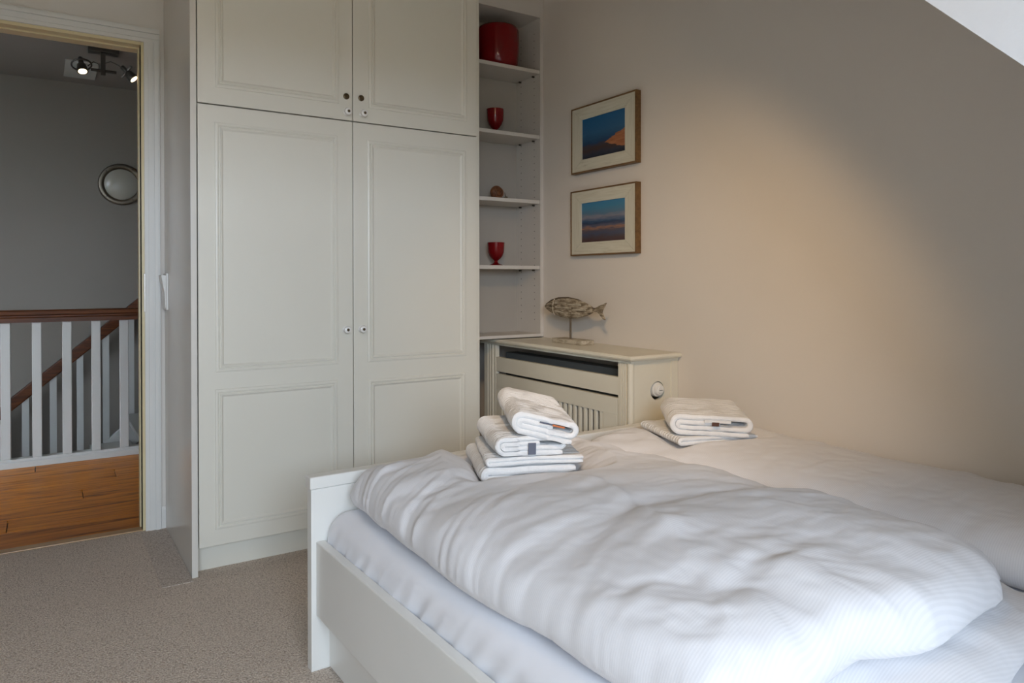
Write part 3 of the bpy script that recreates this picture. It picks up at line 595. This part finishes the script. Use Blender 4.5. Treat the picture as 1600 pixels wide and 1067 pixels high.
# mattress in a fitted sheet: rounded-box grid with drag folds down its side
def mattress():
    x0, x1, y0, y1, z0, z1, r = 0.040, 1.338, -2.005, -0.010, 0.172, 0.412, 0.045
    prof = []
    def arc(cx, cz, a0, a1, n): return [(cx + r * cos(a0 + (a1 - a0) * i / n), cz + r * sin(a0 + (a1 - a0) * i / n)) for i in range(n + 1)]
    # section across x
    sec = [(x0, z0), ] + [(x0, z0 + (z1 - r - z0) * i / 14) for i in range(1, 14)] + [(c, z) for c, z in arc(x0 + r, z1 - r, pi, pi / 2, 8)] + [(x0 + r + (x1 - x0 - 2 * r) * i / 24, z1) for i in range(1, 24)] + arc(x1 - r, z1 - r, pi / 2, 0, 8) + [(x1, z0)]
    ny = 320; bm = bmesh.new(); rows = []
    for j in range(ny + 1):
        y = y1 + (y0 - y1) * j / ny
        d = min(abs(y - y1), abs(y - y0)); k = 1.0
        drop = 0.0
        if d < 0.05: q = 1 - d / 0.05; drop = 0.045 * (1 - sqrt(max(0, 1 - q * q)))
        row = []
        for x, z in sec:
            zz = z - drop * ((z - z0) / (z1 - z0)) ** 2; xx = x
            if x < x0 + 0.05:
                f = max(0.0, min(1.0, (z1 - 0.01 - z) / 0.10)); s_ = y * 1.0 - (z1 - z) * 0.75
                env = 0.7 + 0.6 * max(0, noise.noise(Vector((y * 3.1, 2.0, 0))) + 0.35)
                a = 0.5 - 1.7 * abs(noise.noise(Vector((s_ * 15, z * 3, 1.0)))) + 0.5 * (0.5 - 1.7 * abs(noise.noise(Vector((s_ * 33, z * 4, 5.0)))))
                xx -= f * env * 0.011 * a
                b_ = noise.noise(Vector((y * 7, z * 2, 9))); xx -= f * 0.004 * b_
            zz += 0.002 * noise.noise(Vector((x * 6, y * 6, 0)))
            row.append(bm.verts.new((xx, y, zz)))
        rows.append(row)
    for a, b in zip(rows, rows[1:]):
        for i in range(len(sec) - 1): bm.faces.new((a[i], a[i + 1], b[i + 1], b[i]))
        bm.faces.new((a[-1], a[0], b[0], b[-1]))
    bm.faces.new(rows[0]); bm.faces.new(list(reversed(rows[-1])))
    me = from_bm('mattress', bm, 'sheet', None, True); me.location = BO; me.rotation_euler = (0, 0, BA); autosmooth(me, 60)
    return tag(me, 'mattress in a white fitted sheet lying in the bed frame', 'mattress')
mattress()

# ------------------------------------------------------------------ duvets (simulated cloth shells)
def interp(tab, t):
    for (a, va), (b, vb) in zip(tab, tab[1:]):
        if t <= b:
            f = (t - a) / (b - a) if b > a else 0; f = max(0, min(1, f)); f = f * f * (3 - 2 * f); return va + (vb - va) * f
    return tab[-1][1]
def duvet_mesh(name, nu, nv, XL, XR, YFAR, YNEAR, ztop, zbot):
    """closed two-sided shell; u runs left to right, v from the foot to the head of the bed"""
    verts = []; faces = []; uvs = []
    top = {}; bot = {}
    for j in range(nv + 1):
        v = j / nv
        for i in range(nu + 1):
            u = i / nu
            x = XL(v) + (XR(v) - XL(v)) * u; y = YFAR(u) + (YNEAR(u) - YFAR(u)) * v
            top[i, j] = len(verts); verts.append((x, y, ztop(u, v, x, y))); uvs.append((x, y))
    for j in range(nv + 1):
        for i in range(nu + 1):
            if i in (0, nu) or j in (0, nv): bot[i, j] = top[i, j]; continue
            u = i / nu; v = j / nv; x, y, _ = verts[top[i, j]]
            bot[i, j] = len(verts); verts.append((x, y, zbot(u, v, x, y))); uvs.append((x, y))
    for j in range(nv):
        for i in range(nu):
            faces.append((top[i, j], top[i, j + 1], top[i + 1, j + 1], top[i + 1, j]))
            faces.append((bot[i, j], bot[i + 1, j], bot[i + 1, j + 1], bot[i, j + 1]))
    me = bpy.data.meshes.new(name); me.from_pydata(verts, [], faces); me.update()
    lay = me.uv_layers.new(name='UVMap')
    for l in me.loops: lay.data[l.index].uv = uvs[l.vertex_index]
    for p in me.polygons: p.use_smooth = True
    me.materials.append(M['duvet']); o = bpy.data.objects.new(name, me); COL.objects.link(o); return o
def collider(name, a, b, thick=0.004, mat=None):
    bm = bmesh.new(); bxx(bm, a, b)
    if mat is not None: bmesh.ops.transform(bm, matrix=mat, verts=bm.verts)
    if name == 'c_mattress': bmesh.ops.subdivide_edges(bm, edges=bm.edges[:], cuts=6, use_grid_fill=True)
    o = from_bm(name, bm, 'dark'); md = o.modifiers.new('c', 'COLLISION'); o.collision.thickness_outer = thick; o.collision.cloth_friction = 8; return o
def simulate(o, frames, pressure, shrink, gravity, bend=0.4, tens=12.0, pinz=None, mass=0.25, rest=(1, 1), vol=1.0):
    md = o.modifiers.new('cloth', 'CLOTH'); c = md.settings
    c.quality = 5; c.mass = mass; c.tension_stiffness = tens; c.compression_stiffness = tens; c.shear_stiffness = tens * 0.5; c.bending_stiffness = bend
    c.tension_damping = 6; c.compression_damping = 6; c.shear_damping = 6; c.bending_damping = 1.0; c.air_damping = 4.0
    c.use_pressure = True; c.use_pressure_volume = True; c.uniform_pressure_force = 0.0; c.pressure_factor = pressure
    bmv = bmesh.new(); bmv.from_mesh(o.data); c.target_volume = abs(bmv.calc_volume(signed=True)) * vol; bmv.free()
    c.shrink_min = shrink; c.effector_weights.gravity = gravity
    md.collision_settings.distance_min = 0.004; md.collision_settings.collision_quality = 2; md.collision_settings.use_self_collision = False
    if pinz:
        vg = o.vertex_groups.new(name='pin')
        for v in o.data.vertices:
            w = pinz(v.co)
            if w > 0: vg.add([v.index], w, 'REPLACE')
        c.vertex_group_mass = 'pin'; c.pin_stiffness = 1.0
    if rest != (1, 1):
        o.shape_key_add(name='Basis'); k = o.shape_key_add(name='rest')
        for i, v in enumerate(o.data.vertices): k.data[i].co = (v.co.x * rest[0], v.co.y * rest[1], v.co.z)
        c.rest_shape_key = k
    md.point_cache.frame_start = 1; md.point_cache.frame_end = frames
    for f in range(1, frames + 1): S.frame_set(f)
    dg = bpy.context.evaluated_depsgraph_get(); ev = o.evaluated_get(dg)
    co = [v.co.copy() for v in ev.data.vertices]
    o.modifiers.remove(md)
    if rest != (1, 1): o.shape_key_clear()
    for v, c_ in zip(o.data.vertices, co): v.co = c_
    o.data.update(); S.frame_set(1)
    ss = o.modifiers.new('smooth', 'SUBSURF'); ss.levels = 1; ss.render_levels = 1
    return o
def finish(o, field):
    dg = bpy.context.evaluated_depsgraph_get(); me = bpy.data.meshes.new_from_object(o.evaluated_get(dg), depsgraph=dg)
    o.modifiers.clear(); old = o.data; o.data = me; bpy.data.meshes.remove(old); me.name = o.name
    nr = [v.normal.copy() for v in me.vertices]
    for v, n in zip(me.vertices, nr):
        v.co = v.co + n * field(v.co, n)
    me.update()
    for p in me.polygons: p.use_smooth = True
def sstep(a, b, x):
    t = max(0.0, min(1.0, (x - a) / (b - a))); return t * t * (3 - 2 * t)
def ridged(x, y, z): 
    n = noise.noise(Vector((x, y, z))); return 0.5 - abs(n) * 1.6
def edge_round(u, p): return max(0.0, 1 - abs(2 * u - 1) ** p) ** (1 / 2.0)
cols = [collider('c_mattress', (0.10, -3.2, 0.30), (XW, -0.80, 0.414)), collider('c_foot', (0.1, -0.825, 0.2), (XW, -0.76, 0.52)), collider('c_wall', (XW + 0.004, -3.2, 0.3), (XW + 0.1, -0.6, 1.0))]
TM1 = Matrix.Translation((0.450, -1.165, 0.520)) @ Matrix.Rotation(radians(-22), 4, 'Z'); TM2 = Matrix.Translation((1.095, -1.165, 0.530)) @ Matrix.Rotation(radians(-19), 4, 'Z')
cols.append(collider('c_towels', (0.0, 0.0, 0.0), (0.235, 0.27, 0.15), 0.002, TM1)); cols.append(collider('c_towels2', (0.0, 0.0, 0.0), (0.252, 0.275, 0.15), 0.002, TM2))
T1I, T2I = TM1.inverted(), TM2.inverted()
def dent(x, y, z, inv, w, d, zl):
    p = inv @ Vector((x, y, 0)); dx = max(-p.x, p.x - w, 0); dy = max(-p.y, p.y - d, 0); r = sqrt(dx * dx + dy * dy)
    return min(z, zl + r * 0.9)
def rnd(u, p, q=0.5): return max(0.0, 1 - abs(2 * u - 1) ** p) ** q
def seed(x, y, a=0.005): return a * noise.noise(Vector((x * 5, y * 24, 3.3))) + a * noise.noise(Vector((x * 9, y * 10, 8.1)))
# right-hand duvet
x2 = [(0, 0.93), (0.2, 1.0), (0.45, 1.06), (0.7, 1.08), (1, 1.09)]
def z2(u, v, x, y): return dent(x, y, 0.450 + 0.107 * rnd(u, 4) * rnd(v, 12) + seed(x, y) * rnd(u, 4), T2I, 0.26, 0.29, 0.517)
dv2 = duvet_mesh('duvet', 44, 96, lambda v: interp(x2, v), lambda v: 1.542, lambda u: -0.85 + 0.012 * u, lambda u: -2.22, z2, lambda u, v, x, y: 0.426)
simulate(dv2, 18, 60, 0.0, 0.3, rest=(1.05, 1.07), mass=0.12, bend=0.15)
# left-hand duvet: lower layer of the fold, then the thick upper layer
dl = duvet_mesh('duvet_fold', 44, 34, lambda v: 0.42 + 0.10 * v, lambda v: 1.02 + 0.03 * v, lambda u: -1.72, lambda u: -2.20 + 0.10 * u,
                lambda u, v, x, y: 0.440 + 0.045 * rnd(u, 4) * rnd(v, 5) + seed(x, y), lambda u, v, x, y: 0.422)
simulate(dl, 14, 60, 0.0, 0.3, rest=(1.10, 1.08), mass=0.12, bend=0.15)
for o_ in (dv2, dl): o_.modifiers.new('c', 'COLLISION'); o_.collision.thickness_outer = 0.004
xl = [(0, 0.236), (0.06, 0.238), (0.2, 0.225), (0.5, 0.218), (0.8, 0.245), (1, 0.26)]
xr = [(0, 0.91), (0.2, 0.975), (0.45, 1.03), (0.65, 1.0), (0.85, 0.96), (1, 0.96)]
yn = [(0, -2.00), (0.22, -2.06), (0.5, -2.12), (0.8, -2.10), (1, -2.05)]
def z1(u, v, x, y):
    lift = 0.055 * max(0, min(1, (v - 0.62) / 0.1)) * max(0, min(1, (u - 0.22) / 0.12))
    e = (rnd(u, 7) if u < 0.5 else rnd(u, 4.5)) * rnd(v, 14)
    ridge = 0.012 * exp(-((x - (0.56 - 0.30 * max(0, -1.45 - y))) / 0.025) ** 2) * max(0, min(1, (-1.25 - y) / 0.2))
    z = 0.462 + lift * (1 - 0.5 * e) + (0.126 + 0.012 * u - 0.012 * v) * e + (seed(x, y) + 0.010 * noise.noise(Vector((x * 7 + y * 2, y * 4, 5.5))) + ridge) * e
    return dent(x, y, z, T1I, 0.235, 0.275, 0.512)
def b1(u, v, x, y): return 0.430 + 0.075 * max(0, min(1, (v - 0.62) / 0.1)) * max(0, min(1, (u - 0.22) / 0.12))
dv1 = duvet_mesh('duvet', 64, 120, lambda v: interp(xl, v), lambda v: interp(xr, v), lambda u: -0.84 - 0.01 * u, lambda u: interp(yn, u), z1, b1)
simulate(dv1, 20, 70, 0.0, 0.3, rest=(1.03, 1.11), mass=0.12, bend=0.08, vol=0.97)
for o_ in (dv2, dl): o_.modifiers.remove(o_.modifiers['c'])
for c in cols: bpy.data.objects.remove(c)
def f1(p, n):
    if n.z < -0.2: return 0.0
    x, y = p.x, p.y
    k = 1 - 0.0 * x
    le = 1 - sstep(0.22, 0.50, x); fa = 0.35 + 0.65 * sstep(-1.7, -1.0, y)
    wx = x + 0.02 * noise.noise(Vector((x * 5, y * 5, 1))); s_ = y - 0.45 * (wx - 0.22) - 0.5 * (wx - 0.22) ** 2 + 0.015 * noise.noise(Vector((x * 7, y * 7, 4)))
    mod = 0.4 + 0.9 * max(0, noise.noise(Vector((s_ * 6, 0.3, 2.2))) + 0.3)
    h = 0.0095 * le * fa * mod * (ridged(s_ * 17, x * 2.2, 0.5) + 0.55 * ridged(s_ * 38, x * 3.5, 7.7) + 0.25 * ridged(s_ * 66, x * 5, 1.7))
    ne = 1 - sstep(-2.12, -1.88, y); q = x + 0.25 * (y + 2.1) + 0.012 * noise.noise(Vector((x * 8, y * 8, 6)))
    h += 0.0070 * ne * ridged(q * 13, y * 2.0, 3.1)
    re = sstep(0.70, 0.95, x); r_ = y + 0.35 * (x - 0.9)
    h += 0.0060 * re * ridged(r_ * 14, x * 2.5, 9.4)
    h += 0.0045 * ridged(x * 5.5 + y * 3.0, y * 3.2 - x * 1.0, 2.7) * (1 - le)
    # long crease lines pressed into the cover
    c1 = x - (0.565 - 0.25 * max(0.0, -1.45 - y) - 0.30 * max(0.0, -1.45 - y) ** 2); h += 0.0030 * exp(-(c1 / 0.010) ** 2) * sstep(-1.25, -1.45, y) if y < -1.25 else 0
    return h
def f2(p, n):
    if n.z < -0.2: return 0.0
    x, y = p.x, p.y; fa = sstep(-1.35, -0.95, y); s_ = x + 0.5 * (y + 0.9) + 0.015 * noise.noise(Vector((x * 6, y * 6, 3)))
    return 0.0075 * fa * ridged(s_ * 15, y * 2.5, 1.9) * (1 - sstep(1.2, 1.45, x)) + 0.0025 * ridged(x * 5 - y * 2, y * 3 + x, 5.2)
finish(dv1, f1); finish(dv2, f2); finish(dl, lambda p, n: 0.006 * ridged(p.x * 9 + p.y * 5, p.y * 8 - p.x * 3, 4.4) if n.z > -0.2 else 0.0)
bm = bmesh.new(); bm.from_mesh(dv1.data); bm.from_mesh(dl.data); bm.to_mesh(dv1.data); bm.free(); bpy.data.objects.remove(dl)
for p in dv1.data.polygons: p.use_smooth = True
tag(dv1, 'white striped duvet folded on the left half of the bed under the four-towel stack', 'duvet', 'striped duvets on the bed')
tag(dv2, 'white striped duvet on the right half of the bed along the wall', 'duvet', 'striped duvets on the bed')


# ------------------------------------------------------------------ folded towels
def arcp(cx, cz, r, a0, a1, n=10): return [(cx + r * cos(a0 + (a1 - a0) * i / n), cz + r * sin(a0 + (a1 - a0) * i / n)) for i in range(n + 1)]
def line(x0, x1, z, n=16): return [(x0 + (x1 - x0) * i / n, z) for i in range(n + 1)]
def path_spiral(w, t):
    p = line(w * 0.97, 1.5 * t, 0.5 * t) + arcp(1.6 * t, 2 * t, 1.5 * t, 1.5 * pi, 0.5 * pi, 14)[1:]
    p += line(1.7 * t, w - 1.1 * t, 3.5 * t)[1:] + arcp(w - 1.0 * t, 2.5 * t, 1.0 * t, 0.5 * pi, -0.5 * pi, 12)[1:]
    p += line(w - 1.1 * t, 1.7 * t, 1.5 * t)[1:] + arcp(1.65 * t, 2.0 * t, 0.5 * t, 1.5 * pi, 0.5 * pi, 8)[1:] + line(1.7 * t, w * 0.62, 2.5 * t)[1:]
    return p
def path_zig(w, t, n):
    p = []; 
    for k in range(n):
        z = (k + 0.5) * t; a, b = (w - 0.5 * t, 0.5 * t) if k % 2 == 0 else (0.5 * t, w - 0.5 * t)
        p += line(a, b, z)
        if k < n - 1:
            p += arcp(b, z + 0.5 * t, 0.5 * t, 1.5 * pi, 0.5 * pi, 8)[1:-1] if k % 2 == 0 else arcp(b, z + 0.5 * t, 0.5 * t, -0.5 * pi, 0.5 * pi, 8)[1:-1]
    return p
def towel(label, origin, rot, w, d, t, path, seed_, group, wob=0.004, rip=0.0015):
    q = [Vector((x, 0, z)) for x, z in path]; n = len(q); N = []
    for i in range(n):
        dd = (q[min(i + 1, n - 1)] - q[max(i - 1, 0)]).normalized(); N.append(Vector((-dd.z, 0, dd.x)))
    nb = 64; bm = bmesh.new(); loops = []
    for j in range(nb + 1):
        s_ = j / nb; b = d * s_
        e = min(s_, 1 - s_) * d; f = 0.55 + 0.45 * min(1, e / (0.5 * t)) ** 0.5
        lp = []
        for sgn in (1, -1):
            for i in (range(n) if sgn == 1 else range(n - 1, -1, -1)):
                tip = 0.7 if i in (0, n - 1) else 1.0
                P = q[i] + N[i] * (sgn * 0.505 * t * f * tip) + Vector((0, b, 0))
                nv = noise.noise_vector(Vector((P.x * 9 + seed_ * 7, P.y * 9, P.z * 16)))
                fine = noise.noise(Vector((P.x * 22 + seed_, P.y * 60 + 6 * P.x, P.z * 30)))
                P = P + Vector((nv.x * wob, nv.y * wob * 1.4, nv.z * wob * 0.6)) + N[i] * (sgn * (0.0012 * fine + rip * sin(2 * pi * (P.y + 0.010 * noise.noise(Vector((P.x * 14, P.y * 14, seed_)))) / 0.0135)))
                lp.append(bm.verts.new(P))
        loops.append(lp)
    L = len(loops[0])
    for a, b in zip(loops, loops[1:]):
        for i in range(L): bm.faces.new((a[i], a[(i + 1) % L], b[(i + 1) % L], b[i]))
    for lp in (loops[0], loops[-1]):
        for i in range(n - 1): bm.faces.new((lp[i], lp[i + 1], lp[L - 2 - i], lp[L - 1 - i]))
    o = from_bm('towel', bm, 'terry', None, True); o.location = origin; o.rotation_euler = tuple(radians(x) for x in rot); o.rotation_mode = 'XYZ'; autosmooth(o, 70)
    return tag(o, label, 'towel', group)
G1 = 'towels stacked on the left duvet'; G2 = 'towels stacked on the right duvet'
Z0 = 0.520
A1 = Vector((0.450, -1.165, Z0)); AN = -22.0
def at1(a, b, z):
    c, s_ = cos(radians(AN)), sin(radians(AN)); return (A1.x + a * c - b * s_, A1.y + a * s_ + b * c, Z0 + z)
t1 = towel('thick folded white towel with a brown tag, lowest of the stack on the left duvet', at1(0, 0, 0), (0, 0, AN), 0.232, 0.275, 0.0200, path_zig(0.232, 0.0200, 2), 1, G1, 0.005, 0.0005)
t2 = towel('thin folded white towel lying second from the bottom of the left stack', at1(0.008, 0.003, 0.0425), (0, 0, AN - 2), 0.236, 0.262, 0.0095, path_zig(0.236, 0.0095, 2), 2, G1, 0.005, 0.0005)
t3 = towel('folded white towel with a slate-blue tag, second from the top of the left stack', at1(0.030, -0.002, 0.0655), (1, 1, AN + 2), 0.165, 0.262, 0.0115, path_spiral(0.165, 0.0115), 3, G1)
t4 = towel('tilted folded white towel with an orange tag, topmost of the left stack', at1(0.062, -0.004, 0.1225), (5, 14, AN - 2), 0.152, 0.265, 0.0132, path_spiral(0.152, 0.0132), 4, G1)
def tagpart(parent, name, a, b, mat, bend=None):
    return box(name, a, b, mat, parent, 0.0003, 1)
tagpart(t3, 'tag', (0.073, -0.006, 0.004), (0.092, -0.0045, 0.032), 'tagblue')
tagpart(t1, 'tag', (0.120, -0.006, 0.003), (0.155, -0.0045, 0.014), 'tagbrown'); tagpart(t1, 'tag', (0.100, -0.006, 0.002), (0.120, -0.0045, 0.012), 'tagwhite')
tagpart(t4, 'tag', (0.060, -0.0058, 0.0385), (0.092, -0.0044, 0.0425), 'tagblue'); tagpart(t4, 'tag', (0.092, -0.0058, 0.0375), (0.122, -0.0044, 0.0415), 'tagorange')
A2 = (1.095, -1.165, 0.530)
t5 = towel('loosely folded white towel, lower of the two on the right duvet', A2, (0, 0, -19), 0.250, 0.270, 0.0105, path_zig(0.250, 0.0105, 2), 5, G2, 0.006, 0.0002)
t6 = towel('thick folded white towel with a brown label, upper of the two on the right duvet', (1.098, -1.128, 0.5555), (4, 2, -38), 0.222, 0.225, 0.0150, path_spiral(0.222, 0.0150), 6, G2, 0.005, 0.0005)
tagpart(t6, 'tag', (0.090, -0.0055, 0.042), (0.165, -0.004, 0.050), 'tagwhite'); tagpart(t6, 'tag', (0.112, -0.0062, 0.033), (0.132, -0.005, 0.044), 'tagbrown')
